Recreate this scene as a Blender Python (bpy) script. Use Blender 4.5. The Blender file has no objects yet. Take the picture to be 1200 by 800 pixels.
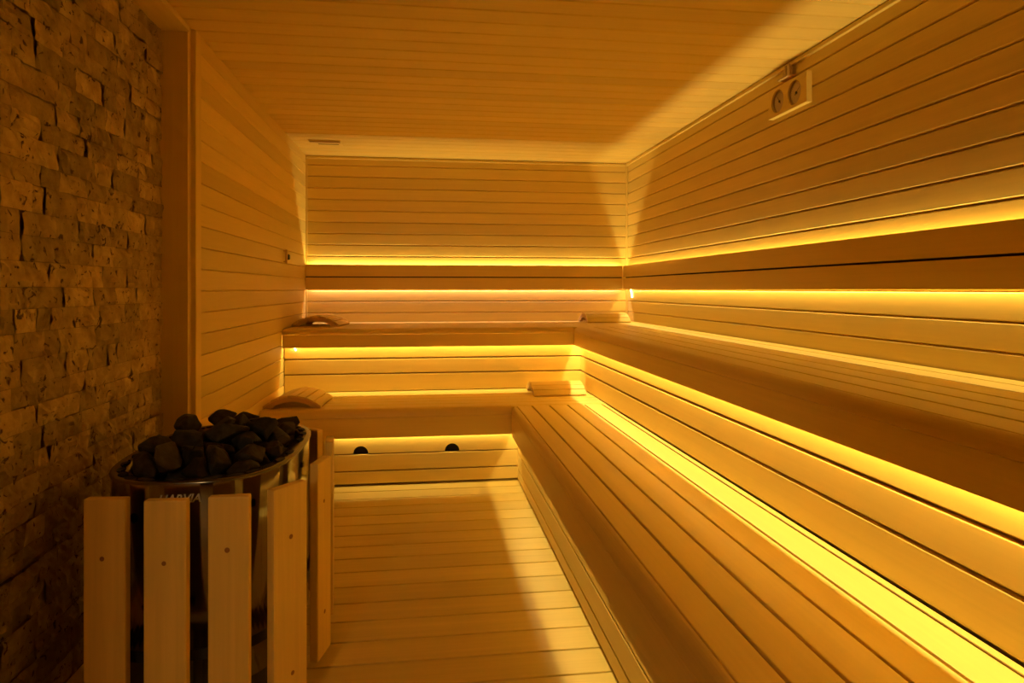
import bpy, bmesh, math, random
from mathutils import Vector, Matrix, noise
C = bpy.context.scene.collection
S = bpy.context.scene
random.seed(7)

# ------------------------------------------------------------------ camera, light levels, exposure
cam_data = bpy.data.cameras.new('camera')
cam_data.sensor_width = 36.0
cam_data.lens = 775.0 / 1200.0 * 36.0
cam_data.shift_y = -61.0 / 1200.0
cam_data.clip_start = 0.02
cam = bpy.data.objects.new('camera', cam_data)
C.objects.link(cam)
cam.location = (0, 0, 1.2)
cam.rotation_euler = (math.pi / 2, 0, -math.radians(7.57))
S.camera = cam

wd = bpy.data.worlds.new('world')
S.world = wd
wd.use_nodes = True
wd.node_tree.nodes['Background'].inputs['Color'].default_value = (0, 0, 0, 1)
wd.node_tree.nodes['Background'].inputs['Strength'].default_value = 0

S.view_settings.view_transform = 'Standard'
S.view_settings.look = 'None'
S.view_settings.gamma = 1
S.view_settings.use_curve_mapping = False
S.view_settings.exposure = 0.0
S.cycles.max_bounces = 16
S.cycles.diffuse_bounces = 12
S.cycles.glossy_bounces = 6
S.cycles.sample_clamp_indirect = 0
S.cycles.caustics_reflective = False

LED_WARM = (1.0, 0.75, 0.24)
LED_PINK = (1.0, 0.66, 0.50)
P_BACK_UP = 3.6        # watts per metre of LED tape
P_BACK_DOWN = 2.4
P_UPPER = 5.0
P_LOWER = 1.6
# assumed hallway lamp added as fill, beyond the assumed glass door behind the camera
_hl = bpy.data.lights.new('assumed_hallway_lamp', 'POINT')
_hl.energy = 95.0; _hl.color = (1.0, 0.64, 0.24); _hl.shadow_soft_size = 0.12
_ho = bpy.data.objects.new('assumed_hallway_lamp', _hl); C.objects.link(_ho)
_ho.location = (-1.05, -2.0, 1.9)


# ------------------------------------------------------------------ room measures (metres; camera stands over the origin)
XR, XL, XS = 1.78, -0.971, -1.085       # right wall, panelled left wall, stone wall
YB, YF, YP = 5.66, -0.5, 2.94           # back wall, wall behind the camera, where the panelling meets the stone
ZC = 2.31
Z1, Z2 = 0.476, 0.926                   # bench tops
XF1, YF1 = 0.537, 4.068                 # lower bench front faces
XK1, YK1 = 0.583, 4.116                 # lower skirts
XF2, YF2 = 1.078, 4.715                 # upper bench front faces
XK2, YK2 = 1.146, 4.785                 # upper skirts

# ------------------------------------------------------------------ materials
def nodes_of(name):
    m = bpy.data.materials.new(name)
    m.use_nodes = True
    nt = m.node_tree
    return m, nt, nt.nodes['Principled BSDF']

def wood(name, col, scale, rough=0.5, var=0.08, grain=0.07, knots=False, bump=0.03):
    m, nt, b = nodes_of(name)
    N, L = nt.nodes, nt.links
    tc = N.new('ShaderNodeTexCoord')
    geo = N.new('ShaderNodeNewGeometry')
    off = N.new('ShaderNodeVectorMath'); off.operation = 'MULTIPLY_ADD'
    comb = N.new('ShaderNodeCombineXYZ')
    for i in range(3):
        L.new(geo.outputs['Random Per Island'], comb.inputs[i])
    L.new(comb.outputs[0], off.inputs[0])
    off.inputs[1].default_value = (7.3, 11.1, 5.7)
    L.new(tc.outputs['Object'], off.inputs[2])
    mp = N.new('ShaderNodeMapping'); mp.inputs['Scale'].default_value = scale
    L.new(off.outputs[0], mp.inputs['Vector'])
    n1 = N.new('ShaderNodeTexNoise'); n1.inputs['Scale'].default_value = 1.0
    n1.inputs['Detail'].default_value = 5; n1.inputs['Roughness'].default_value = 0.6
    n1.inputs['Distortion'].default_value = 0.4
    L.new(mp.outputs[0], n1.inputs['Vector'])
    mp2 = N.new('ShaderNodeMapping'); mp2.inputs['Scale'].default_value = [s * 4 for s in scale]
    L.new(off.outputs[0], mp2.inputs['Vector'])
    n2 = N.new('ShaderNodeTexNoise'); n2.inputs['Scale'].default_value = 1.0; n2.inputs['Detail'].default_value = 3
    L.new(mp2.outputs[0], n2.inputs['Vector'])
    mix = N.new('ShaderNodeMix'); mix.inputs['Factor'].default_value = 0.35
    L.new(n1.outputs['Fac'], mix.inputs['A']); L.new(n2.outputs['Fac'], mix.inputs['B'])
    rmp = N.new('ShaderNodeMapRange')
    rmp.inputs['From Min'].default_value = 0.3; rmp.inputs['From Max'].default_value = 0.7
    rmp.inputs['To Min'].default_value = 1 - grain; rmp.inputs['To Max'].default_value = 1 + grain * 0.4
    L.new(mix.outputs['Result'], rmp.inputs['Value'])
    rv = N.new('ShaderNodeMapRange')
    rv.inputs['To Min'].default_value = 1 - var; rv.inputs['To Max'].default_value = 1 + var * 0.5
    L.new(geo.outputs['Random Per Island'], rv.inputs['Value'])
    mu = N.new('ShaderNodeMath'); mu.operation = 'MULTIPLY'
    L.new(rmp.outputs[0], mu.inputs[0]); L.new(rv.outputs[0], mu.inputs[1])
    sc = N.new('ShaderNodeVectorMath'); sc.operation = 'SCALE'
    sc.inputs[0].default_value = col
    L.new(mu.outputs[0], sc.inputs['Scale'])
    out = sc.outputs[0]
    if knots:
        vk = N.new('ShaderNodeTexVoronoi'); vk.inputs['Scale'].default_value = 1.0
        mk = N.new('ShaderNodeMapping'); mk.inputs['Scale'].default_value = (5, 5, 3.2)
        L.new(off.outputs[0], mk.inputs['Vector']); L.new(mk.outputs[0], vk.inputs['Vector'])
        kr = N.new('ShaderNodeMapRange')
        kr.inputs['From Min'].default_value = 0.05; kr.inputs['From Max'].default_value = 0.075
        kr.inputs['To Min'].default_value = 0.75; kr.inputs['To Max'].default_value = 0.0
        L.new(vk.outputs['Distance'], kr.inputs['Value'])
        mc = N.new('ShaderNodeMix'); mc.data_type = 'RGBA'
        L.new(kr.outputs[0], mc.inputs['Factor'])
        L.new(out, mc.inputs['A']); mc.inputs['B'].default_value = (0.28, 0.13, 0.05, 1)
        out = mc.outputs['Result']
    L.new(out, b.inputs['Base Color'])
    b.inputs['Roughness'].default_value = rough
    b.inputs['Specular IOR Level'].default_value = 0.35
    bp = N.new('ShaderNodeBump'); bp.inputs['Strength'].default_value = bump; bp.inputs['Distance'].default_value = 0.002
    L.new(mix.outputs['Result'], bp.inputs['Height']); L.new(bp.outputs[0], b.inputs['Normal'])
    return m

WCOL = (0.74, 0.565, 0.180)
w_wall_x = wood('wall_wood_along_x', WCOL, (1.2, 40, 40))
w_wall_y = wood('wall_wood_along_y', WCOL, (40, 1.2, 40))
w_left = wood('left_wall_wood', WCOL, (40, 1.2, 40), var=0.16)
w_bench_x = wood('bench_wood_along_x', WCOL, (0.8, 30, 30), rough=0.42, var=0.05, grain=0.07)
w_bench_y = wood('bench_wood_along_y', WCOL, (30, 0.8, 30), rough=0.42, var=0.05, grain=0.07)
w_vert = wood('trim_wood_upright', WCOL, (30, 30, 0.8), var=0.05)
w_floor = wood('floor_wood', (0.70, 0.535, 0.17), (0.9, 26, 26), rough=0.45, var=0.10, grain=0.10)
w_slat = wood('heater_slat_pine', (0.78, 0.58, 0.19), (24, 24, 0.8), rough=0.5, var=0.06, grain=0.12, knots=False)
w_rest = wood('headrest_wood', (0.76, 0.57, 0.19), (30, 2, 30), rough=0.5, var=0.12)
w_rib = wood('headrest_rib_wood', (0.56, 0.38, 0.18), (4, 30, 30), rough=0.55, var=0.1)

def plain(name, col, rough=0.5, metal=0.0, spec=0.5):
    m, nt, b = nodes_of(name)
    N, L = nt.nodes, nt.links
    t = N.new('ShaderNodeTexCoord')
    n = N.new('ShaderNodeTexNoise'); n.inputs['Scale'].default_value = 25; n.inputs['Detail'].default_value = 3
    L.new(t.outputs['Object'], n.inputs['Vector'])
    r = N.new('ShaderNodeMapRange'); r.inputs['To Min'].default_value = max(0.02, rough - 0.05); r.inputs['To Max'].default_value = rough + 0.05
    L.new(n.outputs['Fac'], r.inputs['Value']); L.new(r.outputs[0], b.inputs['Roughness'])
    b.inputs['Base Color'].default_value = (*col, 1)
    b.inputs['Metallic'].default_value = metal
    b.inputs['Specular IOR Level'].default_value = spec
    return m

door_glass = bpy.data.materials.new('clear_assumed_door_glass'); door_glass.use_nodes = True  # pane of the assumed door, lets the added hallway light through
_nt = door_glass.node_tree
_nt.nodes.remove(_nt.nodes['Principled BSDF'])
_t = _nt.nodes.new('ShaderNodeBsdfTransparent'); _t.inputs['Color'].default_value = (0.86, 0.87, 0.86, 1)
_g = _nt.nodes.new('ShaderNodeBsdfGlossy'); _g.inputs['Roughness'].default_value = 0.02
_f = _nt.nodes.new('ShaderNodeFresnel'); _f.inputs['IOR'].default_value = 1.45
_m = _nt.nodes.new('ShaderNodeMixShader')
_nt.links.new(_f.outputs[0], _m.inputs['Fac']); _nt.links.new(_t.outputs[0], _m.inputs[1]); _nt.links.new(_g.outputs[0], _m.inputs[2])
_nt.links.new(_m.outputs[0], _nt.nodes['Material Output'].inputs['Surface'])
steel = plain('polished_steel', (0.30, 0.28, 0.26), 0.11, 1.0)
steel_rim = plain('brushed_steel', (0.15, 0.135, 0.12), 0.22, 1.0)
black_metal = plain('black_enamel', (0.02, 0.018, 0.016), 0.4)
black_plastic = plain('black_plastic', (0.015, 0.014, 0.013), 0.4)
hole_shade = plain('painted_hole_shade', (0.008, 0.007, 0.006), 0.8)  # near-black colour standing in for the shade inside holes and slots
letter_mat = plain('pale_lettering', (0.62, 0.60, 0.56), 0.35, 0.0)
dial_mat = plain('dial_card', (0.50, 0.40, 0.28), 0.5)
brass = plain('brass_bezel', (0.50, 0.33, 0.14), 0.3, 0.9)
knot_mat = plain('knot_brown', (0.30, 0.14, 0.055), 0.6)
tape_mat = plain('led_tape_backing', (0.7, 0.68, 0.62), 0.5)
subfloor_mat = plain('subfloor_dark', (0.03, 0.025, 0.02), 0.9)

def glow(name, col, strength):
    m = bpy.data.materials.new(name); m.use_nodes = True
    nt = m.node_tree; b = nt.nodes['Principled BSDF']
    b.inputs['Base Color'].default_value = (0.8, 0.8, 0.75, 1)
    b.inputs['Emission Color'].default_value = (*col, 1)
    b.inputs['Emission Strength'].default_value = strength
    return m
led_glow = glow('lit_led_tape', (1.0, 0.72, 0.30), 12.0)
led_glow_dim = glow('lit_led_tape_dim', (1.0, 0.62, 0.15), 2.5)

def rock_material():
    m, nt, b = nodes_of('sauna_stone')
    N, L = nt.nodes, nt.links
    t = N.new('ShaderNodeTexCoord'); oi = N.new('ShaderNodeObjectInfo')
    n = N.new('ShaderNodeTexNoise'); n.inputs['Scale'].default_value = 45; n.inputs['Detail'].default_value = 8
    L.new(t.outputs['Object'], n.inputs['Vector'])
    cr = N.new('ShaderNodeValToRGB')
    cr.color_ramp.elements[0].position = 0.35; cr.color_ramp.elements[0].color = (0.006, 0.005, 0.004, 1)
    cr.color_ramp.elements[1].position = 0.75; cr.color_ramp.elements[1].color = (0.030, 0.025, 0.022, 1)
    L.new(n.outputs['Fac'], cr.inputs['Fac'])
    rv = N.new('ShaderNodeMapRange'); rv.inputs['To Min'].default_value = 0.6; rv.inputs['To Max'].default_value = 1.5
    L.new(oi.outputs['Random'], rv.inputs['Value'])
    sc = N.new('ShaderNodeVectorMath'); sc.operation = 'SCALE'
    L.new(cr.outputs['Color'], sc.inputs[0]); L.new(rv.outputs[0], sc.inputs['Scale'])
    L.new(sc.outputs[0], b.inputs['Base Color'])
    b.inputs['Roughness'].default_value = 0.75
    bp = N.new('ShaderNodeBump'); bp.inputs['Strength'].default_value = 0.6; bp.inputs['Distance'].default_value = 0.004
    L.new(n.outputs['Fac'], bp.inputs['Height']); L.new(bp.outputs[0], b.inputs['Normal'])
    return m
rock_mat = rock_material()

def travertine():
    m, nt, b = nodes_of('split_face_travertine')
    N, L = nt.nodes, nt.links
    t = N.new('ShaderNodeTexCoord'); geo = N.new('ShaderNodeNewGeometry')
    n1 = N.new('ShaderNodeTexNoise'); n1.inputs['Scale'].default_value = 14; n1.inputs['Detail'].default_value = 8; n1.inputs['Roughness'].default_value = 0.65
    L.new(t.outputs['Object'], n1.inputs['Vector'])
    cr = N.new('ShaderNodeValToRGB')
    cr.color_ramp.elements[0].position = 0.3; cr.color_ramp.elements[0].color = (0.30, 0.205, 0.085, 1)
    cr.color_ramp.elements[1].position = 0.7; cr.color_ramp.elements[1].color = (0.55, 0.42, 0.20, 1)
    L.new(n1.outputs['Fac'], cr.inputs['Fac'])
    rv = N.new('ShaderNodeMapRange'); rv.inputs['To Min'].default_value = 0.62; rv.inputs['To Max'].default_value = 1.15
    L.new(geo.outputs['Random Per Island'], rv.inputs['Value'])
    sc = N.new('ShaderNodeVectorMath'); sc.operation = 'SCALE'
    L.new(cr.outputs['Color'], sc.inputs[0]); L.new(rv.outputs[0], sc.inputs['Scale'])
    # travertine pits
    v = N.new('ShaderNodeTexNoise'); v.inputs['Scale'].default_value = 38; v.inputs['Detail'].default_value = 2; v.inputs['Distortion'].default_value = 1.2
    L.new(t.outputs['Object'], v.inputs['Vector'])
    pr = N.new('ShaderNodeMapRange'); pr.inputs['From Min'].default_value = 0.635; pr.inputs['From Max'].default_value = 0.69
    L.new(v.outputs['Fac'], pr.inputs['Value'])
    mx = N.new('ShaderNodeMix'); mx.data_type = 'RGBA'
    L.new(pr.outputs[0], mx.inputs['Factor']); L.new(sc.outputs[0], mx.inputs['A'])
    mx.inputs['B'].default_value = (0.10, 0.06, 0.03, 1)
    L.new(mx.outputs['Result'], b.inputs['Base Color'])
    b.inputs['Roughness'].default_value = 0.8
    ad = N.new('ShaderNodeMath'); ad.operation = 'SUBTRACT'
    L.new(n1.outputs['Fac'], ad.inputs[0]); L.new(pr.outputs[0], ad.inputs[1])
    bp = N.new('ShaderNodeBump'); bp.inputs['Strength'].default_value = 0.7; bp.inputs['Distance'].default_value = 0.008
    L.new(ad.outputs[0], bp.inputs['Height']); L.new(bp.outputs[0], b.inputs['Normal'])
    return m
stone_mat = travertine()

# ------------------------------------------------------------------ helpers
def world_loc(o):
    v = Vector((0, 0, 0))
    while o is not None:
        v += Vector(o.location); o = o.parent
    return v

def obj(name, bm, mat, parent=None, smooth=False, local=False):
    """links bm (world coordinates, or the parent's when local) as one mesh object"""
    if parent is not None and not local:
        bmesh.ops.translate(bm, verts=bm.verts, vec=-world_loc(parent))
    bmesh.ops.recalc_face_normals(bm, faces=bm.faces)
    me = bpy.data.meshes.new(name)
    bm.to_mesh(me); bm.free()
    for p in me.polygons:
        p.use_smooth = smooth
    me.materials.append(mat)
    o = bpy.data.objects.new(name, me)
    C.objects.link(o)
    if parent is not None:
        o.parent = parent
    return o

def tag(o, label, cat, group=None):
    o['label'] = label; o['category'] = cat
    if group:
        o['group'] = group
    return o

def thing(name, label, cat, loc=(0, 0, 0), group=None):
    o = bpy.data.objects.new(name, None)
    o.empty_display_size = 0.05
    C.objects.link(o)
    o.location = loc
    return tag(o, label, cat, group)

def struct(name, bm, mat, smooth=False):
    o = obj(name, bm, mat, smooth=smooth)
    o['kind'] = 'structure'
    return o

def box(bm, x0, x1, y0, y1, z0, z1, ch=0.0):
    r = bmesh.ops.create_cube(bm, size=1.0)
    vs = r['verts']
    for v in vs:
        v.co = Vector(((x0 + x1) / 2 + v.co.x * (x1 - x0), (y0 + y1) / 2 + v.co.y * (y1 - y0), (z0 + z1) / 2 + v.co.z * (z1 - z0)))
    if ch > 0:
        es = list({e for v in vs for e in v.link_edges})
        bmesh.ops.bevel(bm, geom=es, offset=ch, segments=2, profile=0.6, affect='EDGES')
    return bm

def nb():
    return bmesh.new()

def bx(x0, x1, y0, y1, z0, z1, ch=0.0):
    return box(nb(), x0, x1, y0, y1, z0, z1, ch)

def prism(bm, pts, axis, a0, a1):
    """extrudes a closed polygon along axis; pts are the two other coordinates in xyz order"""
    def mk(p, a):
        if axis == 0: return (a, p[0], p[1])
        if axis == 1: return (p[0], a, p[1])
        return (p[0], p[1], a)
    A = [bm.verts.new(mk(p, a0)) for p in pts]
    B = [bm.verts.new(mk(p, a1)) for p in pts]
    n = len(pts)
    bm.faces.new(A); bm.faces.new(B[::-1])
    for i in range(n):
        bm.faces.new((A[i], B[i], B[(i + 1) % n], A[(i + 1) % n]))
    return bm

# ------------------------------------------------------------------ the room
# floor: boards across the room over a dark subfloor
bm = nb()
PF, OF = 0.142, 2.162
k0 = int((YF - OF) / PF) - 1
for k in range(k0, 60):
    y0, y1 = OF + k * PF + 0.004, OF + (k + 1) * PF - 0.004
    if y0 < YF or y1 > YB: continue
    box(bm, XS, XR, y0, y1, -0.028, 0.0, 0.003)
floor = struct('floor', bm, w_floor)
bm = bx(XS - 0.1, XR + 0.1, YF - 0.1, YB + 0.1, -0.08, -0.034)
struct('floor_base', bm, subfloor_mat)

def panel_boards(bm, side, a0, a1, z_lo, z_hi, pitch, offset, ch=0.0045, gap=0.0045, depth=0.016):
    """horizontal tongue and groove boards; every board an island of the one wall mesh"""
    k = int((z_lo - offset) / pitch) - 1
    while True:
        z0, z1 = offset + k * pitch, offset + (k + 1) * pitch
        k += 1
        if z1 <= z_lo + 0.01: continue
        if z0 >= z_hi - 0.002: break
        z0, z1 = max(z0, z_lo) + gap / 2, min(z1, z_hi) - gap / 2
        # cross section: o = distance out of the wall
        pr = [(-depth, z0), (-ch, z0), (0, z0 + ch), (0, z1 - ch), (-ch, z1), (-depth, z1)]
        if side == 'right':
            prism(bm, [(XR - o, z) for o, z in pr], 1, a0, a1)
        elif side == 'left':
            prism(bm, [(XL + o, z) for o, z in pr], 1, a0, a1)
        elif side == 'back':
            prism(bm, [(YB - o, z) for o, z in pr], 0, a0, a1)
        elif side == 'front':
            prism(bm, [(YF + o, z) for o, z in pr], 0, a0, a1)

PW, OW = 0.0945, 1.477 - 0.0945 * 15
bm = nb(); panel_boards(bm, 'back', XL, XR, 0.0, ZC, PW, OW)
box(bm, XL - 0.2, XR + 0.1, YB + 0.014, YB + 0.09, -0.03, ZC + 0.05)
struct('wall_back', bm, w_wall_x)
bm = nb(); panel_boards(bm, 'right', YF, YB, 0.0, ZC, PW, OW)
box(bm, XR + 0.014, XR + 0.09, YF - 0.1, YB + 0.08, -0.03, ZC + 0.05)
struct('wall_right', bm, w_wall_y)
bm = nb(); panel_boards(bm, 'left', YP + 0.10, YB, 0.0, ZC, PW, OW, ch=0.003, gap=0.0025)
box(bm, XL - 0.1, XL - 0.014, YP + 0.03, YB + 0.08, -0.03, ZC + 0.05)
struct('wall_left', bm, w_left)
# wall behind the camera, with an assumed glass door added for the hallway light
DL, DR, DT = -0.95, -0.20, 2.0
bm = nb()
for x0, x1, z0, z1 in ((XS, DL - 0.06, 0.0, ZC), (DR + 0.06, XR, 0.0, ZC), (DL - 0.06, DR + 0.06, DT + 0.06, ZC)):
    panel_boards(bm, 'front', x0, x1, z0, z1, PW, OW)
    box(bm, x0 - (0.2 if x0 == XS else 0), x1 + (0.1 if x1 == XR else 0), YF - 0.08, YF - 0.014, z0 - (0.03 if z0 == 0 else 0), z1 + 0.05 * (z1 == ZC))
struct('wall_front', bm, w_wall_x)
struct('door_assumed', bx(DL + 0.001, DR - 0.001, YF - 0.030, YF - 0.022, 0.01, DT), door_glass)
for nm, v in (('trim_assumed_door_left', (DL - 0.06, DL, 0, DT + 0.06)), ('trim_assumed_door_right', (DR, DR + 0.06, 0, DT + 0.06)), ('trim_assumed_door_top', (DL + 0.001, DR - 0.001, DT + 0.001, DT + 0.06))):
    struct(nm, bx(v[0], v[1], YF - 0.08, YF + 0.010, v[2], v[3], 0.003), w_vert)

# ceiling boards across the room
bm = nb()
PCL, OC = 0.124, 2.496
for k in range(-40, 40):
    y0, y1 = OC + k * PCL + 0.0022, OC + (k + 1) * PCL - 0.0022
    if y1 < YF or y0 > YB: continue
    y1 = min(y1, YB)
    pr = [(y0, ZC + 0.014), (y0, ZC + 0.004), (y0 + 0.004, ZC), (y1 - 0.004, ZC), (y1, ZC + 0.004), (y1, ZC + 0.014)]
    prism(bm, pr, 0, XS - 0.05, XR)
box(bm, XS - 0.2, XR + 0.1, YF - 0.1, YB + 0.1, ZC + 0.011, ZC + 0.08)
struct('ceiling', bm, w_wall_x)

# ceiling trims, corner strips, jamb between panelling and stone
struct('trim_back', bx(XL, XR, YB - 0.018, YB, ZC - 0.024, ZC - 0.004, 0.004), w_wall_x)
struct('trim_right', bx(XR - 0.018, XR, YF, YB - 0.018, ZC - 0.024, ZC - 0.004, 0.004), w_wall_y)
struct('trim_corner_right', bx(XR - 0.014, XR, YB - 0.014, YB, 0.93, ZC - 0.026, 0.003), w_vert)
struct('trim_corner_left', bx(XL, XL + 0.012, YB - 0.014, YB, 0.93, ZC - 0.026, 0.003), w_vert)
struct('trim_panel_end', bx(XL - 0.05, XL + 0.006, YP + 0.035, YP + 0.105, 0.0, ZC - 0.004, 0.004), w_vert)
struct('trim_jamb', bx(XS - 0.06, XL - 0.012, YP - 0.008, YP + 0.018, 0.0, ZC - 0.004, 0.003), w_vert)
struct('trim_stone_top', bx(XS - 0.03, XL - 0.004, YF, YP - 0.008, ZC - 0.030, ZC - 0.006, 0.003), w_wall_y)

# split-face stone wall: courses of rough blocks, each an island
def stone_wall():
    bm = nb()
    rnd = random.Random(11)
    z = 0.0
    while z < ZC:
        h = rnd.choice((0.060, 0.066, 0.072, 0.078))
        y = YP - 0.006
        while y > YF - 0.05:
            w = rnd.choice((0.07, 0.10, 0.14, 0.18, 0.22, 0.13, 0.16))
            d = rnd.uniform(-0.003, 0.003)
            tz, ty = rnd.uniform(-0.005, 0.005), rnd.uniform(-0.002, 0.002)
            ny = max(4, int(w / 0.018)); nz = 4
            near = y > 0.4
            if not near: ny, nz = 3, 2
            grid = []
            for i in range(ny + 1):
                col = []
                for j in range(nz + 1):
                    a, c = i / ny, j / nz
                    yy = y - 0.0006 - a * (w - 0.0012); zz = z + 0.0006 + c * (h - 0.0012)
                    e = min(a, 1 - a) * w; g = min(c, 1 - c) * h
                    edge = min(e, g)
                    p = Vector((yy * 22, zz * 22, d * 300))
                    o = d + ty * (a - .5) + tz * (c - .5) + 0.007 * noise.noise(p) + 0.005 * noise.noise(p * 2.7)
                    if edge < 0.002: o = o - 0.0025
                    col.append(bm.verts.new((XS + o, min(yy, YP - 0.004), min(zz, ZC))))
                grid.append(col)
            for i in range(ny):
                for j in range(nz):
                    bm.faces.new((grid[i][j], grid[i + 1][j], grid[i + 1][j + 1], grid[i][j + 1]))
            y -= w
        z += h
    box(bm, XS - 0.12, XS - 0.022, YF - 0.1, YP + 0.06, -0.03, ZC + 0.05)
    return bm
struct('wall_stone', stone_wall(), stone_mat)

# ------------------------------------------------------------------ benches
def bullnose_profile(front, inner, ztop, zbot, n=8):
    """quarter-round nose; front/inner along the outward axis"""
    w, h = inner - front, ztop - zbot
    pts = [(inner, zbot), (front, zbot)]
    for i in range(1, n + 1):
        a = math.pi / 2 * i / n
        pts.append((inner - w * math.cos(a), zbot + h * math.sin(a)))
    return pts

def bench_right(label, xf, joints, xend, yend, ztop, zn, zf, y_nose):
    t = thing('sauna_bench', label, 'bench', ((xf + xend) / 2, 2.4, ztop - 0.17), 'benches around the sauna')
    js = joints + [xend]
    for a, b in zip(js[:-1], js[1:]):
        obj('plank', bx(a + 0.0045, b - 0.0045, YF + 0.01, yend, ztop - 0.028, ztop, 0.003), w_bench_y, t)
    obj('bullnose', prism(nb(), bullnose_profile(xf, joints[0] - 0.001, ztop, zn), 1, YF + 0.01, y_nose), w_bench_y, t, smooth=False)
    obj('front_board', bx(xf, xf + 0.018, YF + 0.01, y_nose, zf, zn - 0.0015, 0.0015), w_bench_y, t)
    return t

def bench_back(label, yf, joints, yend, x0, x1, x_nose, ztop, zn, zf):
    t = thing('sauna_bench', label, 'bench', (0, (yf + yend) / 2, ztop - 0.17), 'benches around the sauna')
    js = joints + [yend]
    for a, b in zip(js[:-1], js[1:]):
        obj('plank', bx(x0, x1, a + 0.004, b - 0.004, ztop - 0.028, ztop, 0.003), w_bench_x, t)
    obj('bullnose', prism(nb(), bullnose_profile(yf, joints[0] - 0.001, ztop, zn), 0, x0, x_nose), w_bench_x, t)
    obj('front_board', bx(x0, x_nose, yf, yf + 0.018, zf, zn - 0.0015, 0.0015), w_bench_x, t)
    return t

g = 0.004
lower_right = bench_right('lower slatted wooden bench running along the right side, nearest the floor', XF1,
                          [0.569, 0.666, 0.776, 0.891, 1.001, 1.113], XK2 - 0.002, YF1 - 0.002, Z1, 0.425, 0.303, YF1 - 0.002)
for (ya, yb_, zz) in ((2.64, YF1 - 0.003, 0.287), (1.90, 2.6395, 0.279), (YF + 0.01, 1.8995, 0.266)):
    obj('edge_strip', bx(XF1 + 0.004, XF1 + 0.016, ya, yb_, zz, 0.3025, 0.001), w_bench_y, lower_right)
lower_back = bench_back('lower wooden bench against the back, behind the stone heater', YF1,
                        [YF1 + 0.035, 4.215, 4.327, 4.440, 4.553, 4.667], YK2 - 0.002, XL + g, XK2 - 0.002, XF1 + 0.0, Z1, 0.425, 0.303)
upper_right = bench_right('upper slatted wooden bench running along the right wall under the long backrest', XF2,
                          [1.118, 1.231, 1.346, 1.457, 1.570, 1.684], XR - 0.004, YF2 - 0.002, Z2, 0.886, 0.795, YF2 - 0.002)
upper_back = bench_back('upper wooden bench along the back wall under the short backrest', YF2,
                        [YF2 + 0.043, 4.870, 4.982, 5.094, 5.206, 5.318, 5.430, 5.542], YB - 0.004, XL + g, XR - 0.004, XF2, Z2, 0.886, 0.795)
for bench, x0, x1, y0, y1, zt in ((lower_back, XF1 + 0.001, XK2 - 0.002, YF1, YF1 + 0.032, Z1), (upper_back, XF2 + 0.001, XR - 0.004, YF2, YF2 + 0.040, Z2)):
    obj('plank', bx(x0, x1, y0, y1, zt - 0.028, zt, 0.002), w_bench_x, bench)
    obj('corner_light_stop', bx(x0 - 0.001, x0 + 0.022, y0 - 0.001, y0 + 0.022, zt - (0.172 if bench is lower_back else 0.130), zt - 0.029, 0.0), w_vert, bench)  # block added to stop LED light leaking through the inner corner

# skirts (the upright boards under each bench)
def skirt_right(label, x, y0, y1, edges, gap):
    t = thing('bench_skirt', label, 'panel', (x, (y0 + y1) / 2, edges[0]), 'skirts under the benches')
    for a, b in zip(edges[:-1], edges[1:]):
        obj('board', bx(x, x + 0.020, y0, y1, a + gap / 2, b - gap / 2, 0.003), w_bench_y, t)
    obj('backing_board', bx(x + 0.024, x + 0.034, y0, y1, edges[0], edges[-1], 0.0), w_rib, t)
    return t

def half_hole_board(x0, x1, y0, y1, z0, z1, holes, r):
    pts = [(x0, z0)]
    for hx in holes:
        for i in range(0, 17):
            a = math.pi - math.pi * i / 16
            pts.append((hx + r * math.cos(a), z0 + r * math.sin(a)))
    pts += [(x1, z0), (x1, z1), (x0, z1)]
    return prism(nb(), pts, 1, y0, y1)

def skirt_back(label, y, x0, x1, edges, gap, holes=None):
    t = thing('bench_skirt', label, 'panel', ((x0 + x1) / 2, y, edges[0]), 'skirts under the benches')
    for i, (a, b) in enumerate(zip(edges[:-1], edges[1:])):
        if holes and i == len(edges) - 2:
            obj('board', half_hole_board(x0, x1, y, y + 0.020, a + gap / 2, b - gap / 2, holes, 0.045), w_bench_x, t)
        else:
            obj('board', bx(x0, x1, y, y + 0.020, a + gap / 2, b - gap / 2, 0.003), w_bench_x, t)
    if holes:
        for hx in holes:
            o = obj('vent_shade_plate', bx(hx - 0.055, hx + 0.055, y + 0.0225, y + 0.030, edges[-2] - 0.01, edges[-2] + 0.055), hole_shade, t)  # black plate behind the hole, painted as the shaded cavity
            o['label'] = 'half-round vent hole, its dark inside painted black'
    obj('backing_board', bx(x0, x1, y + 0.032, y + 0.042, edges[0], edges[-1], 0.0), w_rib, t)
    return t

skirt_right('wooden skirt boards under the lower right bench, along the floor', XK1, YF + 0.01, YK1 - 0.001, [0.010, 0.075, 0.175, 0.285, 0.446], 0.007)
skirt_back('wooden skirt boards with two black half-round vents above the floor', YK1, -0.575, XK1 + 0.02, [0.012, 0.092, 0.197, 0.446], 0.007, holes=[-0.383, 0.172])
skirt_right('long glowing skirt boards between the upper and lower right benches', XK2, YF + 0.01, YK2 - 0.001, [0.473, 0.602, 0.709, 0.896], 0.011)
skirt_back('glowing skirt boards between the upper and lower benches at the back', YK2, XL + g, XK2 + 0.02, [0.474, 0.602, 0.709, 0.896], 0.009)
# end post and recessed side under the lower back bench
struct('trim_skirt_end', bx(-0.600, -0.577, YK1 - 0.004, YK1 + 0.05, 0.0, 0.446, 0.003), w_vert)
struct('wall_recess', bx(XL + 0.002, -0.602, YK1 + 0.10, YK1 + 0.12, 0.0, 0.446), w_bench_x)

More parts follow.
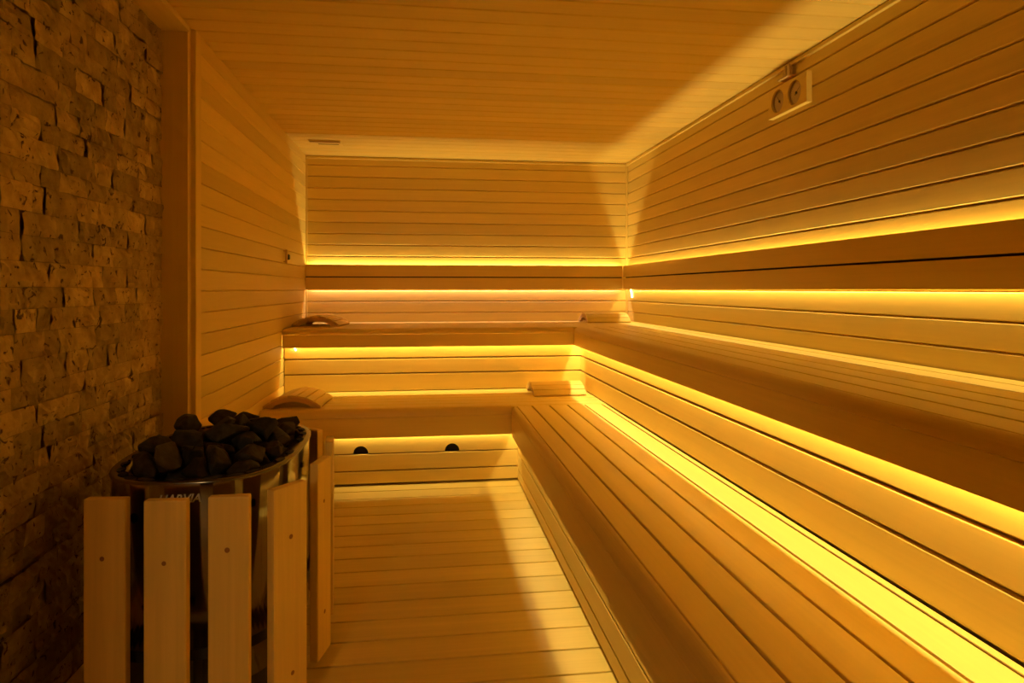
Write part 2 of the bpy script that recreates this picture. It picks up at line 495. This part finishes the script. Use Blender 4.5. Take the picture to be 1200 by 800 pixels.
# backrests
OB, TB = 0.058, 0.025
def backrest(label, side):
    z0, zm, z1 = 1.200, 1.303, 1.406
    if side == 'right':
        t = thing('backrest_panel', label, 'backrest', (XR - OB, 2.3, z0), 'backrests on the walls')
        f = XR - OB
        for a, b in ((z0, zm - 0.0045), (zm + 0.0045, z1)):
            obj('board', bx(f, f + TB, YF + 0.01, YB - OB - 0.002, a, b, 0.002), w_bench_y, t)
        obj('gap_shade_batten', bx(f + TB + 0.001, XR - 0.001, YF + 0.01, YB - OB - 0.002, zm - 0.025, zm + 0.025), subfloor_mat, t)  # added to stop LED light in the board gap; near-black as painted shade
    else:
        t = thing('backrest_panel', label, 'backrest', (0.4, YB - OB, z0), 'backrests on the walls')
        f = YB - OB
        for a, b in ((z0, zm - 0.0045), (zm + 0.0045, z1)):
            obj('board', bx(XL + 0.004, XR - OB - 0.002, f, f + TB, a, b, 0.002), w_bench_x, t)
        obj('gap_shade_batten', bx(XL + 0.004, XR - OB - 0.002, f + TB + 0.001, YB - 0.001, zm - 0.025, zm + 0.025), subfloor_mat, t)  # same added light stop, coloured near-black so the gap stays dark
    return t
backrest('long two-board wooden backrest along the right wall above the upper bench', 'right')
backrest('short two-board wooden backrest on the back wall above the upper bench', 'back')

# ------------------------------------------------------------------ LED tapes with their lamps
def led(label, p0, p1, up, watts, col, width=0.004, tape=0.008, end=None):
    """tape between p0 and p1 whose lamp shines up or down"""
    p0, p1 = Vector(p0), Vector(p1)
    mid, ln = (p0 + p1) / 2, (p1 - p0).length
    along_x = abs(p1.x - p0.x) > abs(p1.y - p0.y)
    t = thing('led_strip', label, 'light strip', mid, 'LED strips hidden behind the boards')
    h = 0.0015
    zt = (mid.z - h - 0.0015, mid.z - 0.0015) if up else (mid.z + 0.0015, mid.z + 0.0015 + h)
    if along_x:
        b = bx(p0.x, p1.x, mid.y - tape / 2, mid.y + tape / 2, *zt)
    else:
        b = bx(mid.x - tape / 2, mid.x + tape / 2, min(p0.y, p1.y), max(p0.y, p1.y), *zt)
    obj('tape', b, tape_mat, t)
    ld = bpy.data.lights.new('led_lamp', 'AREA')
    ld.shape = 'RECTANGLE'; ld.size = ln; ld.size_y = width
    ld.energy = watts * ln; ld.color = col
    lo = bpy.data.objects.new('led_lamp', ld); C.objects.link(lo)
    lo.parent = t
    rz = 0.0 if along_x else math.pi / 2
    lo.rotation_euler = (math.pi if up else 0.0, 0, rz)
    if end is not None:
        a, c = Vector(end[0]), Vector(end[1])
        bm = nb(); d = (c - a).normalized()
        s = Vector((0, 1, 0)).cross(d).normalized() * 0.003 if abs(d.y) < 0.9 else Vector((0.003, 0, 0))
        wv = d.cross(s).normalized() * 0.009
        q = [a + s + wv, a - s + wv, a - s - wv, a + s - wv]
        A = [bm.verts.new(x) for x in q]; B = [bm.verts.new(x + (c - a)) for x in q]
        bm.faces.new(A); bm.faces.new(B[::-1])
        for i in range(4): bm.faces.new((A[i], B[i], B[(i + 1) % 4], A[(i + 1) % 4]))
        e = obj('loose_end', bm, led_glow, t)
        e['label'] = 'brightly lit loose end of the tape'
    return t

LO = 0.012
led('LED strip glowing above the right backrest', (XR - LO, YF + 0.05, 1.340), (XR - LO, YB - 0.06, 1.340), True, P_BACK_UP * 0.9, LED_WARM, width=0.010)
led('LED strip glowing above the back backrest', (XL + 0.03, YB - LO, 1.379), (XR - 0.08, YB - LO, 1.379), True, P_BACK_UP, LED_WARM)
led('LED strip shining down below the right backrest, its loose end lit in the corner', (XR - LO, YF + 0.05, 1.234), (XR - LO, YB - 0.06, 1.234), False, P_BACK_DOWN, LED_WARM,
    end=((XR - 0.012, YB - 0.13, 1.228), (XR - 0.006, YB - 0.15, 1.130)))
led('pinkish LED strip shining down below the back backrest', (XL + 0.03, YB - LO, 1.234), (XR - 0.08, YB - LO, 1.234), False, P_BACK_DOWN, LED_PINK)
led('bright LED strip under the front edge of the upper right bench', (XK2 - 0.020, YF + 0.05, 0.882), (XK2 - 0.020, YK2 - 0.03, 0.882), False, P_UPPER, LED_WARM)
led('LED strip under the edge of the upper back bench, its end showing by left wall', (XL + 0.04, YK2 - 0.018, 0.878), (XK2 - 0.03, YK2 - 0.018, 0.878), False, P_UPPER * 0.8, LED_WARM,
    end=((XL + 0.035, YK2 - 0.012, 0.868), (XL + 0.085, YK2 - 0.010, 0.772)))
led('LED strip under the front edge of the lower right bench', (XK1 - 0.010, YF + 0.05, 0.322), (XK1 - 0.010, YK1 - 0.03, 0.322), False, P_LOWER, LED_WARM)
led('LED strip under the front edge of the lower back bench', (-0.56, YK1 - 0.010, 0.328), (XK1 - 0.03, YK1 - 0.010, 0.328), False, P_LOWER, LED_WARM)

# ------------------------------------------------------------------ wooden headrests
def make_headrest():
    t = thing('headrest', '', 'headrest', (0, 0, 0), 'curved wooden headrests on the benches')
    W, Hh, Ln = 0.34, 0.066, 0.36         # chord (x), rise, length (y)
    R = (W * W / 4 + Hh * Hh) / (2 * Hh)
    half = math.asin(W / 2 / R)
    def arc(a, r): return (r * math.sin(a), r * math.cos(a) - (R - Hh))
    for yc in (-Ln / 2 + 0.014, Ln / 2 - 0.014):
        pts = []
        n = 14
        for i in range(n + 1):
            pts.append(arc(-half + 2 * half * i / n, R))
        rin = R - 0.026
        inner = []
        for i in range(n + 1):
            p = arc(half - 2 * half * i / n, rin)
            if p[1] > 0.0: inner.append(p)
        pts = [(p[0], max(p[1], 0.0)) for p in pts]
        first, last = inner[0], inner[-1]
        pts += [(min(first[0] + 0.004, W / 2 - 0.01), 0.0)] + inner + [(max(last[0] - 0.004, -W / 2 + 0.01), 0.0)]
        obj('rib', prism(nb(), pts, 1, yc - 0.012, yc + 0.012), w_rib, t, local=True)
    ns = 7
    for k in range(ns):
        a0 = -half + 2 * half * k / ns + 0.010; a1 = -half + 2 * half * (k + 1) / ns - 0.010
        a0 += 0.004 * 0; 
        r0, r1 = R + 0.001, R + 0.011
        ch = 0.002 / R
        pts = [arc(a0, r0), arc(a1, r0), arc(a1, r1 - 0.002), arc(a1 - ch, r1), arc((a0 + a1) / 2, r1), arc(a0 + ch, r1), arc(a0, r1 - 0.002)]
        obj('slat', prism(nb(), pts, 1, -Ln / 2, Ln / 2), w_rest, t, local=True)
    return t

def dup(root, loc, rz, label):
    r = root.copy(); C.objects.link(r)
    r.location = loc; r.rotation_euler = (0, 0, rz); r['label'] = label
    for ch in root.children:
        c = ch.copy(); C.objects.link(c); c.parent = r
    return r

hr = make_headrest()
hr.location = (-0.785, 4.34, Z1 + 0.001); hr.rotation_euler = (0, 0, math.radians(-4))
hr['label'] = 'curved slatted headrest on the lower bench behind the stone heater'
dup(hr, (-0.775, 5.20, Z2 + 0.001), math.radians(-6), 'curved slatted headrest on the upper bench at the left wall')
dup(hr, (0.915, 4.57, Z1 + 0.001), math.radians(90), 'curved slatted headrest in the right corner of the lower bench')
dup(hr, (1.50, 5.42, Z2 + 0.001), math.radians(90), 'low wooden headrest in the far right corner of the upper bench')

# ------------------------------------------------------------------ sauna heater
HX, HY, HA, HB, HN = -0.658, 2.285, 0.258, 0.400, 2.9
ZR = 0.682
def sup(a, s=1.0, grow=0.0):
    ca, sa = math.cos(a), math.sin(a)
    x = math.copysign(abs(ca) ** (2 / HN), ca) * (HA * s + grow)
    y = math.copysign(abs(sa) ** (2 / HN), sa) * (HB * s + grow)
    return (HX + x, HY + y)

heater = thing('sauna_heater', 'polished steel sauna heater with upright pine slats and a heap of dark stones', 'heater', (HX, HY, 0.0))
NSEG = 96
def ring(bm, s, z, grow=0.0):
    return [bm.verts.new((*sup(2 * math.pi * i / NSEG, s, grow), z)) for i in range(NSEG)]
def bridge(bm, A, B):
    for i in range(NSEG):
        bm.faces.new((A[i], A[(i + 1) % NSEG], B[(i + 1) % NSEG], B[i]))
bm = nb()
r0 = ring(bm, 1, 0.115); r1 = ring(bm, 1, ZR - 0.006); bridge(bm, r0, r1)
r2 = ring(bm, 1, 0.115, -0.02); bridge(bm, r2, r0); bm.faces.new(r2)
body = obj('body', bm, steel, heater, smooth=True)
bm = nb()
a = ring(bm, 1, ZR - 0.007, 0.003); b = ring(bm, 1, ZR - 0.002, 0.003); c = ring(bm, 1, ZR, 0.0); d = ring(bm, 1, ZR - 0.004, -0.046); e = ring(bm, 1, ZR - 0.045, -0.049)
for p, q in ((a, b), (b, c), (c, d), (d, e)): bridge(bm, p, q)
rim = obj('rim', bm, steel_rim, heater, smooth=True)
rim.data.polygons.foreach_set('use_smooth', [True] * len(rim.data.polygons))
# oval air slots round the rim, each with a bright lip
for k in range(26):
    an = 2 * math.pi * k / 26 + 0.1
    p = Vector((*sup(an, 1, -0.024), ZR - 0.0012)); q = Vector((*sup(an + 0.02, 1, -0.024), ZR - 0.0012))
    dr = (q - p).normalized(); nr = Vector((dr.y, -dr.x, 0))
    bm = nb()
    A, B = [], []
    for i in range(16):
        t_ = 2 * math.pi * i / 16
        o = dr * (0.025 * math.cos(t_)) + nr * (0.012 * math.sin(t_))
        A.append(bm.verts.new(p + o)); B.append(bm.verts.new(p + o + Vector((0, 0, 0.0015))))
    bm.faces.new(B)
    for i in range(16): bm.faces.new((A[i], A[(i + 1) % 16], B[(i + 1) % 16], B[i]))
    so = obj('air_slot', bm, hole_shade, rim)  # flat black oval, painted as the slot's shaded inside
    bm = nb()
    pts = []
    for i in range(9):
        t_ = math.pi + math.pi * i / 8
        o = dr * (0.026 * math.cos(t_)) + nr * (0.013 * math.sin(t_))
        pts.append(p + o)
    lo = [bm.verts.new(x) for x in pts]; hi = [bm.verts.new(x + Vector((0, 0, 0.0045))) for x in pts]
    for i in range(8): bm.faces.new((lo[i], lo[i + 1], hi[i + 1], hi[i]))
    sl = obj('slot_lip', bm, steel, rim)
# dark floor of the stone basket and black base
bm = nb(); z_ = ring(bm, 1, 0.616, -0.053); bm.faces.new(z_); y_ = ring(bm, 1, 0.607, -0.053); bridge(bm, z_, y_); bm.faces.new(y_)
obj('stone_basket', bm, black_metal, heater)
bm = nb(); z_ = ring(bm, 1, 0.113, -0.03); y_ = ring(bm, 1, 0.0, -0.03); bridge(bm, z_, y_); bm.faces.new(z_); bm.faces.new(y_)
obj('base', bm, black_metal, heater)
for zz in (0.20,):
    bm = nb()
    a = ring(bm, 1, zz, 0.003); b = ring(bm, 1, zz + 0.03, 0.003); c = ring(bm, 1, zz + 0.03, 0.006); d = ring(bm, 1, zz, 0.006)
    bridge(bm, a, b); bridge(bm, b, c); bridge(bm, c, d); bridge(bm, d, a)
    obj('band', bm, black_metal, heater)

# slats: plan position of the outer face's two ends, from near left round to the far side
ZS0, ZS1 = 0.035, 0.655
slat_plan = [((-0.878, 1.849), (-0.771, 1.837)), ((-0.717, 1.813), (-0.610, 1.806)), ((-0.562, 1.821), (-0.458, 1.822)),
             ((-0.403, 1.859), (-0.332, 1.955)), ((-0.328, 2.125), (-0.303, 2.232)), ((-0.322, 2.430), (-0.334, 2.540)), ((-0.390, 2.650), (-0.470, 2.720))]
knots = [[(0.45, 0.500)], [(0.48, 0.493)], [(0.47, 0.515), (0.55, 0.115)], [(0.50, 0.512), (0.55, 0.130)], [(0.45, 0.525), (0.50, 0.17)], [(0.5, 0.5)], []]
for (p, q), kn in zip(slat_plan, knots):
    p, q = Vector((*p, 0)), Vector((*q, 0))
    dr = (q - p).normalized(); inw = Vector((-dr.y, dr.x, 0)); T = 0.028
    cor = [p, q, q + inw * T, p + inw * T]
    bm = nb()
    A = [bm.verts.new((v.x, v.y, ZS0)) for v in cor]; B = [bm.verts.new((v.x, v.y, ZS1)) for v in cor]
    bm.faces.new(A); bm.faces.new(B[::-1])
    for i in range(4): bm.faces.new((A[i], B[i], B[(i + 1) % 4], A[(i + 1) % 4]))
    bmesh.ops.bevel(bm, geom=list(bm.edges), offset=0.005, segments=2, profile=0.6, affect='EDGES')
    s = obj('slat', bm, w_slat, heater)
    for f, zk in kn:
        cpt = p.lerp(q, f); bm = nb()
        rr = random.uniform(0.0055, 0.0075)
        vs = []
        for i in range(14):
            t_ = 2 * math.pi * i / 14
            vs.append(bm.verts.new(cpt - inw * 0.0004 + dr * rr * math.cos(t_) + Vector((0, 0, zk + rr * 1.05 * math.sin(t_)))))
        bm.faces.new(vs)
        ex = bmesh.ops.extrude_face_region(bm, geom=list(bm.faces))
        bmesh.ops.translate(bm, verts=[v for v in ex['geom'] if isinstance(v, bmesh.types.BMVert)], vec=inw * 0.002)
        obj('knot', bm, knot_mat, s)
    # bracket that holds the slat off the body
    m_ = p.lerp(q, 0.5) + inw * (T + 0.0005)
    for zz in (0.215, 0.56):
        bm = nb()
        c4 = [m_ - dr * 0.012, m_ + dr * 0.012, m_ + dr * 0.012 + inw * 0.016, m_ - dr * 0.012 + inw * 0.016]
        A = [bm.verts.new((v.x, v.y, zz - 0.01)) for v in c4]; B = [bm.verts.new((v.x, v.y, zz + 0.01)) for v in c4]
        bm.faces.new(A); bm.faces.new(B[::-1])
        for i in range(4): bm.faces.new((A[i], B[i], B[(i + 1) % 4], A[(i + 1) % 4]))
        obj('bracket', bm, black_metal, heater)

# maker's lettering on the steel, wrapped to the body
cu = bpy.data.curves.new('lettering', 'FONT'); cu.body = 'HARVIA'; cu.size = 0.031; cu.shear = 0.28; cu.extrude = 0.0006; cu.align_x = 'RIGHT'; cu.offset = 0.0006
tmp = bpy.data.objects.new('lettering_source', cu); C.objects.link(tmp)
dg = bpy.context.evaluated_depsgraph_get()
me = bpy.data.meshes.new_from_object(tmp.evaluated_get(dg))
bpy.data.objects.remove(tmp); bpy.data.curves.remove(cu)
def body_y(x):
    u = min(1.0, abs((x - HX) / HA))
    return HY - HB * (1 - u ** HN) ** (1 / HN)
X_END, Z_BASE = -0.600, 0.626
for v in me.vertices:
    x = X_END + v.co.x; z = Z_BASE + v.co.y
    v.co = Vector((x, body_y(x) - 0.0012 - v.co.z, z)) - world_loc(heater)
me.materials.clear(); me.materials.append(letter_mat)
lt = bpy.data.objects.new('lettering', me); C.objects.link(lt); lt.parent = body
lt['label'] = 'slanted pale brand lettering'

# stones
def rock_mesh(i):
    rnd = random.Random(100 + i)
    bm = nb()
    sx, sy, sz = rnd.uniform(0.056, 0.082), rnd.uniform(0.040, 0.056), rnd.uniform(0.030, 0.042)
    for _ in range(13):
        v = Vector((rnd.gauss(0, 1), rnd.gauss(0, 1), rnd.gauss(0, 1))).normalized()
        bm.verts.new((v.x * sx, v.y * sy, v.z * sz))
    bmesh.ops.convex_hull(bm, input=list(bm.verts))
    loose = [v for v in bm.verts if not v.link_faces]
    if loose: bmesh.ops.delete(bm, geom=loose, context='VERTS')
    bmesh.ops.bevel(bm, geom=list(bm.edges), offset=0.003, segments=1, affect='EDGES')
    bmesh.ops.triangulate(bm, faces=bm.faces)
    bmesh.ops.subdivide_edges(bm, edges=bm.edges, cuts=1)
    for v in bm.verts:
        v.co += v.co.normalized() * 0.0025 * noise.noise(v.co * 55 + Vector((i, 0, 0)))
    bmesh.ops.recalc_face_normals(bm, faces=bm.faces)
    me = bpy.data.meshes.new('heater_stone'); bm.to_mesh(me); bm.free()
    me.materials.append(rock_mat)
    return me
meshes = [rock_mesh(i) for i in range(14)]
# resting place and turn of every stone: shape, x, y, z, turn, size
STONES = [(0,-0.727,2.592,0.6423,-0.09,-0.83,2.19,0.96),
 (1,-0.608,2.218,0.6369,-0.98,-0.75,1.78,1.11),
 (2,-0.814,2.066,0.6531,0.08,-0.04,1.74,1.13),
 (4,-0.72,2.431,0.6437,-0.17,0.01,3.02,1.06),
 (5,-0.492,2.332,0.6292,-0.76,-0.34,-0.92,1.02),
 (7,-0.642,2.523,0.6411,0.56,0.17,0.27,1.07),
 (8,-0.565,2.575,0.6272,0.5,-0.67,1.22,0.94),
 (9,-0.702,2.289,0.6321,1.1,0.98,-2.54,1.08),
 (10,-0.695,2.079,0.6463,2.54,0.13,0.73,1.01),
 (11,-0.822,2.46,0.6402,2.27,-0.51,1.84,0.94),
 (12,-0.625,2.606,0.6418,-0.8,0.87,2.51,0.9),
 (13,-0.51,2.169,0.6452,1.16,0.18,1.45,1.0),
 (0,-0.749,2.232,0.6414,-2.22,-0.2,2.22,0.92),
 (1,-0.82,2.297,0.6365,-0.98,-0.76,-2.55,1.08),
 (2,-0.746,2.32,0.6371,-0.08,2.97,-1.24,0.9),
 (3,-0.541,2.054,0.6516,0.54,-0.24,-0.81,1.09),
 (5,-0.613,2.285,0.6302,-1.63,0.19,0.97,1.05),
 (6,-0.613,1.999,0.6353,2.7,-0.13,0.14,1.02),
 (7,-0.693,2.208,0.6379,0.79,0.32,-2.15,0.93),
 (8,-0.503,2.435,0.6488,-2.37,-0.01,-0.74,1.01),
 (9,-0.537,2.257,0.6358,0.9,0.83,1.34,1.03),
 (10,-0.607,2.372,0.6557,-0.09,-3.09,0.55,1.09),
 (11,-0.813,2.227,0.6653,0.45,2.72,1.03,1.14),
 (12,-0.485,2.225,0.6643,-0.51,0.32,-1.75,0.97),
 (13,-0.6,2.047,0.6861,1.83,-0.09,-1.5,0.98),
 (0,-0.822,2.368,0.6621,-2.24,0.34,1.18,1.08),
 (1,-0.598,2.457,0.6356,-0.98,-0.75,2.45,1.03),
 (2,-0.555,2.307,0.6671,2.66,-0.35,-0.91,1.0),
 (5,-0.683,2.155,0.6562,0.2,-3.14,0.49,0.99),
 (6,-0.521,2.546,0.6776,-0.33,2.49,0.85,1.15),
 (7,-0.496,2.476,0.6772,1.43,0.37,-2.16,0.92),
 (9,-0.504,2.365,0.6715,0.81,0.74,-1.05,1.11),
 (10,-0.646,2.189,0.6842,-0.05,-0.04,2.56,1.05),
 (12,-0.527,2.128,0.6876,0.27,0.14,1.37,1.01),
 (0,-0.74,2.505,0.6605,0.47,2.11,-1.71,1.12),
 (1,-0.664,2.48,0.7125,1.78,-0.04,0.67,1.13),
 (2,-0.82,2.153,0.6399,-1.95,-0.73,0.71,0.92),
 (5,-0.766,2.422,0.6643,-1.16,0.18,-0.47,1.02),
 (10,-0.728,2.364,0.6564,-1.11,-0.63,2.6,0.91),
 (11,-0.679,2.584,0.6967,0.53,0.44,-2.34,1.06),
 (0,-0.569,2.238,0.7022,-0.28,-0.28,-0.32,0.99),
 (1,-0.553,2.333,0.7195,-2.19,-0.29,0.09,1.09),
 (8,-0.72,2.529,0.7181,-0.17,-0.13,2.73,1.11),
 (9,-0.789,2.548,0.632,1.06,1.01,0.6,1.03),
 (11,-0.786,2.02,0.6891,1.9,-0.3,2.36,0.99),
 (12,-0.654,2.38,0.7007,-0.83,-3.14,-0.33,0.91),
 (0,-0.739,2.259,0.6932,-1.55,0.43,2.45,1.07),
 (1,-0.717,2.176,0.7171,0.21,-2.57,0.02,1.1),
 (2,-0.606,2.428,0.6887,1.08,2.37,-0.24,0.99),
 (4,-0.698,2.406,0.7241,0.7,-0.14,-1.13,1.05),
 (5,-0.755,2.101,0.6708,-0.31,0.2,-1.47,0.95),
 (6,-0.567,2.457,0.6816,-1.1,0.14,-0.92,0.94),
 (7,-0.797,2.385,0.7253,1.2,-0.11,1.52,1.09),
 (8,-0.834,2.164,0.703,-2.2,-0.42,-0.07,1.05),
 (11,-0.731,2.316,0.6923,-0.12,-3.02,0.06,0.95),
 (0,-0.805,2.111,0.7171,-1.55,-0.02,-2.05,1.07),
 (2,-0.631,2.112,0.68,-1.92,0.64,0.7,1.07),
 (4,-0.729,2.028,0.7165,0.94,-0.01,1.51,1.03),
 (5,-0.578,2.521,0.6894,-0.81,-0.21,2.67,1.08),
 (8,-0.675,2.283,0.6977,-0.47,-0.8,-2.2,0.91),
 (9,-0.656,2.007,0.6686,0.02,0.49,-1.57,1.01),
 (10,-0.629,2.243,0.7297,-0.94,0.06,0.75,1.04),
 (13,-0.682,2.083,0.6981,0.67,1.2,1.34,0.97),
 (0,-0.614,2.31,0.6931,-2.22,-0.16,0.02,0.9)]
for (k, x, y, z, ax, ay, az, s) in STONES:
    o = bpy.data.objects.new('heater_stone', meshes[k]); C.objects.link(o)
    o.location = (x, y, z); o.rotation_euler = (ax, ay, az); o.scale = (s, s, s)
    tag(o, 'rough dark grey stone in the heap on the sauna heater', 'stone', 'stones heaped on the heater')

# ------------------------------------------------------------------ gauge on the right wall
GY0, GY1, GZ0, GZ1, GD = 2.850, 3.195, 2.068, 2.213, 0.028
gz = (GZ0 + GZ1) / 2
gauge = thing('sauna_gauge', 'wooden box with two round dials, thermometer and hygrometer, high on the right wall', 'gauge', (XR, (GY0 + GY1) / 2, GZ0))
case = obj('case', bx(XR - GD, XR - 0.0005, GY0, GY1, GZ0, GZ1, 0.003), w_bench_y, gauge)
def disc(yc, r, x0, x1, n=40):
    bm = nb()
    return prism(bm, [(yc + r * math.cos(2 * math.pi * i / n), gz + r * math.sin(2 * math.pi * i / n)) for i in range(n)], 0, x0, x1)
DX = XR - GD + 0.013                 # face of the sunk dials
for yc in (3.105, 2.955):
    cut = obj('hole_cutter', disc(yc, 0.058, XR - GD - 0.01, DX + 0.001), w_bench_y, gauge)
    md = case.modifiers.new('hole', 'BOOLEAN'); md.operation = 'DIFFERENCE'; md.object = cut; md.solver = 'EXACT'
    bpy.context.view_layer.update()
    me = bpy.data.meshes.new_from_object(case.evaluated_get(bpy.context.evaluated_depsgraph_get()))
    case.modifiers.clear(); case.data = me
    bpy.data.objects.remove(cut)
for yc in (3.105, 2.955):
    dl = obj('dial', disc(yc, 0.0572, DX - 0.001, DX + 0.0005), dial_mat, gauge)
    bm = nb(); n = 40
    rr = [[bm.verts.new((xx, yc + r * math.cos(2 * math.pi * i / n), gz + r * math.sin(2 * math.pi * i / n))) for i in range(n)] for r, xx in ((0.050, DX - 0.0015), (0.050, DX - 0.004), (0.0572, DX - 0.004), (0.0572, DX - 0.0015))]
    for q in range(4):
        A, B = rr[q], rr[(q + 1) % 4]
        for i in range(n): bm.faces.new((A[i], A[(i + 1) % n], B[(i + 1) % n], B[i]))
    obj('bezel', bm, brass, dl)
    an = 0.9 if yc > 3.0 else 2.5
    bm = nb(); dv = Vector((0, math.cos(an), math.sin(an))); pv = Vector((0, -math.sin(an), math.cos(an)))
    cpt = Vector((DX - 0.0024, yc, gz))
    q4 = [cpt - dv * 0.015 - pv * 0.002, cpt + dv * 0.038 - pv * 0.0006, cpt + dv * 0.038 + pv * 0.0006, cpt - dv * 0.015 + pv * 0.002]
    A = [bm.verts.new(v) for v in q4]; B = [bm.verts.new(v + Vector((0.0008, 0, 0))) for v in q4]
    bm.faces.new(A); bm.faces.new(B[::-1])
    for i in range(4): bm.faces.new((A[i], B[i], B[(i + 1) % 4], A[(i + 1) % 4]))
    obj('needle', bm, black_metal, dl)
    obj('hub', disc(yc, 0.006, DX - 0.0045, DX - 0.001, 14), black_metal, dl)
    bm = nb()
    for i in range(21):
        t_ = math.radians(-40 + 13 * i)
        dv = Vector((0, math.cos(t_), math.sin(t_))); pv = Vector((0, -math.sin(t_), math.cos(t_)))
        c0 = Vector((DX - 0.0014, yc, gz)) + dv * 0.040; c1 = c0 + dv * (0.009 if i % 5 == 0 else 0.005)
        A = [bm.verts.new(v) for v in (c0 - pv * 0.0007, c1 - pv * 0.0007, c1 + pv * 0.0007, c0 + pv * 0.0007)]
        bm.faces.new(A)
    obj('scale_marks', bm, black_metal, dl)
# bracket above it
br = thing('wall_bracket', 'small wooden bracket on the right wall just above the gauge box', 'bracket', (XR, 3.00, GZ1))
obj('plate', bx(XR - 0.022, XR - 0.0185, 2.985, 3.065, 2.238, 2.282, 0.001), w_rib, br)
obj('post', bx(XR - 0.034, XR - 0.0225, 2.995, 3.007, 2.232, 2.292, 0.002), w_rib, br)
obj('post', bx(XR - 0.034, XR - 0.0225, 3.020, 3.032, 2.232, 2.292, 0.002), w_rib, br)
obj('shelf', bx(XR - 0.045, XR - 0.0005, 2.985, 3.075, 2.2295, 2.2365, 0.001), w_rib, br)

# ------------------------------------------------------------------ small fittings
pv_ = thing('wall_peg', 'small upright wooden pull on the left wall beside a black knob', 'peg', (XL, 4.80, 1.37))
obj('bar', bx(XL + 0.012, XL + 0.026, 4.770, 4.790, 1.382, 1.478, 0.004), w_rib, pv_)
for zz in (1.390, 1.464):
    obj('standoff', bx(XL + 0.0005, XL + 0.0115, 4.773, 4.787, zz, zz + 0.008), w_rib, pv_)
bm = nb(); n = 20
prism(bm, [(4.875 + 0.020 * math.cos(2 * math.pi * i / n), 1.430 + 0.020 * math.sin(2 * math.pi * i / n)) for i in range(n)], 0, XL + 0.0005, XL + 0.024)
bmesh.ops.bevel(bm, geom=[e for e in bm.edges if all(abs(v.co.x - XL - 0.024) < 1e-4 for v in e.verts)], offset=0.004, segments=2, affect='EDGES')
tag(obj('sensor_knob', bm, black_plastic), 'small round black knob on the left wall near the back corner', 'knob')
vent = thing('ceiling_vent', 'slotted wooden air vent in the ceiling at the back left corner', 'vent', (-0.735, 5.13, ZC - 0.014))
obj('frame', bx(-0.855, -0.615, 5.055, 5.225, ZC - 0.006, ZC - 0.0005, 0.001), w_wall_x, vent)
obj('slider', bx(-0.845, -0.625, 5.062, 5.100, ZC - 0.016, ZC - 0.0065, 0.002), w_rib, vent)
obj('slot', bx(-0.795, -0.645, 5.165, 5.180, ZC - 0.0072, ZC - 0.0062), hole_shade, vent)  # thin black bar painted as the slot's shaded inside
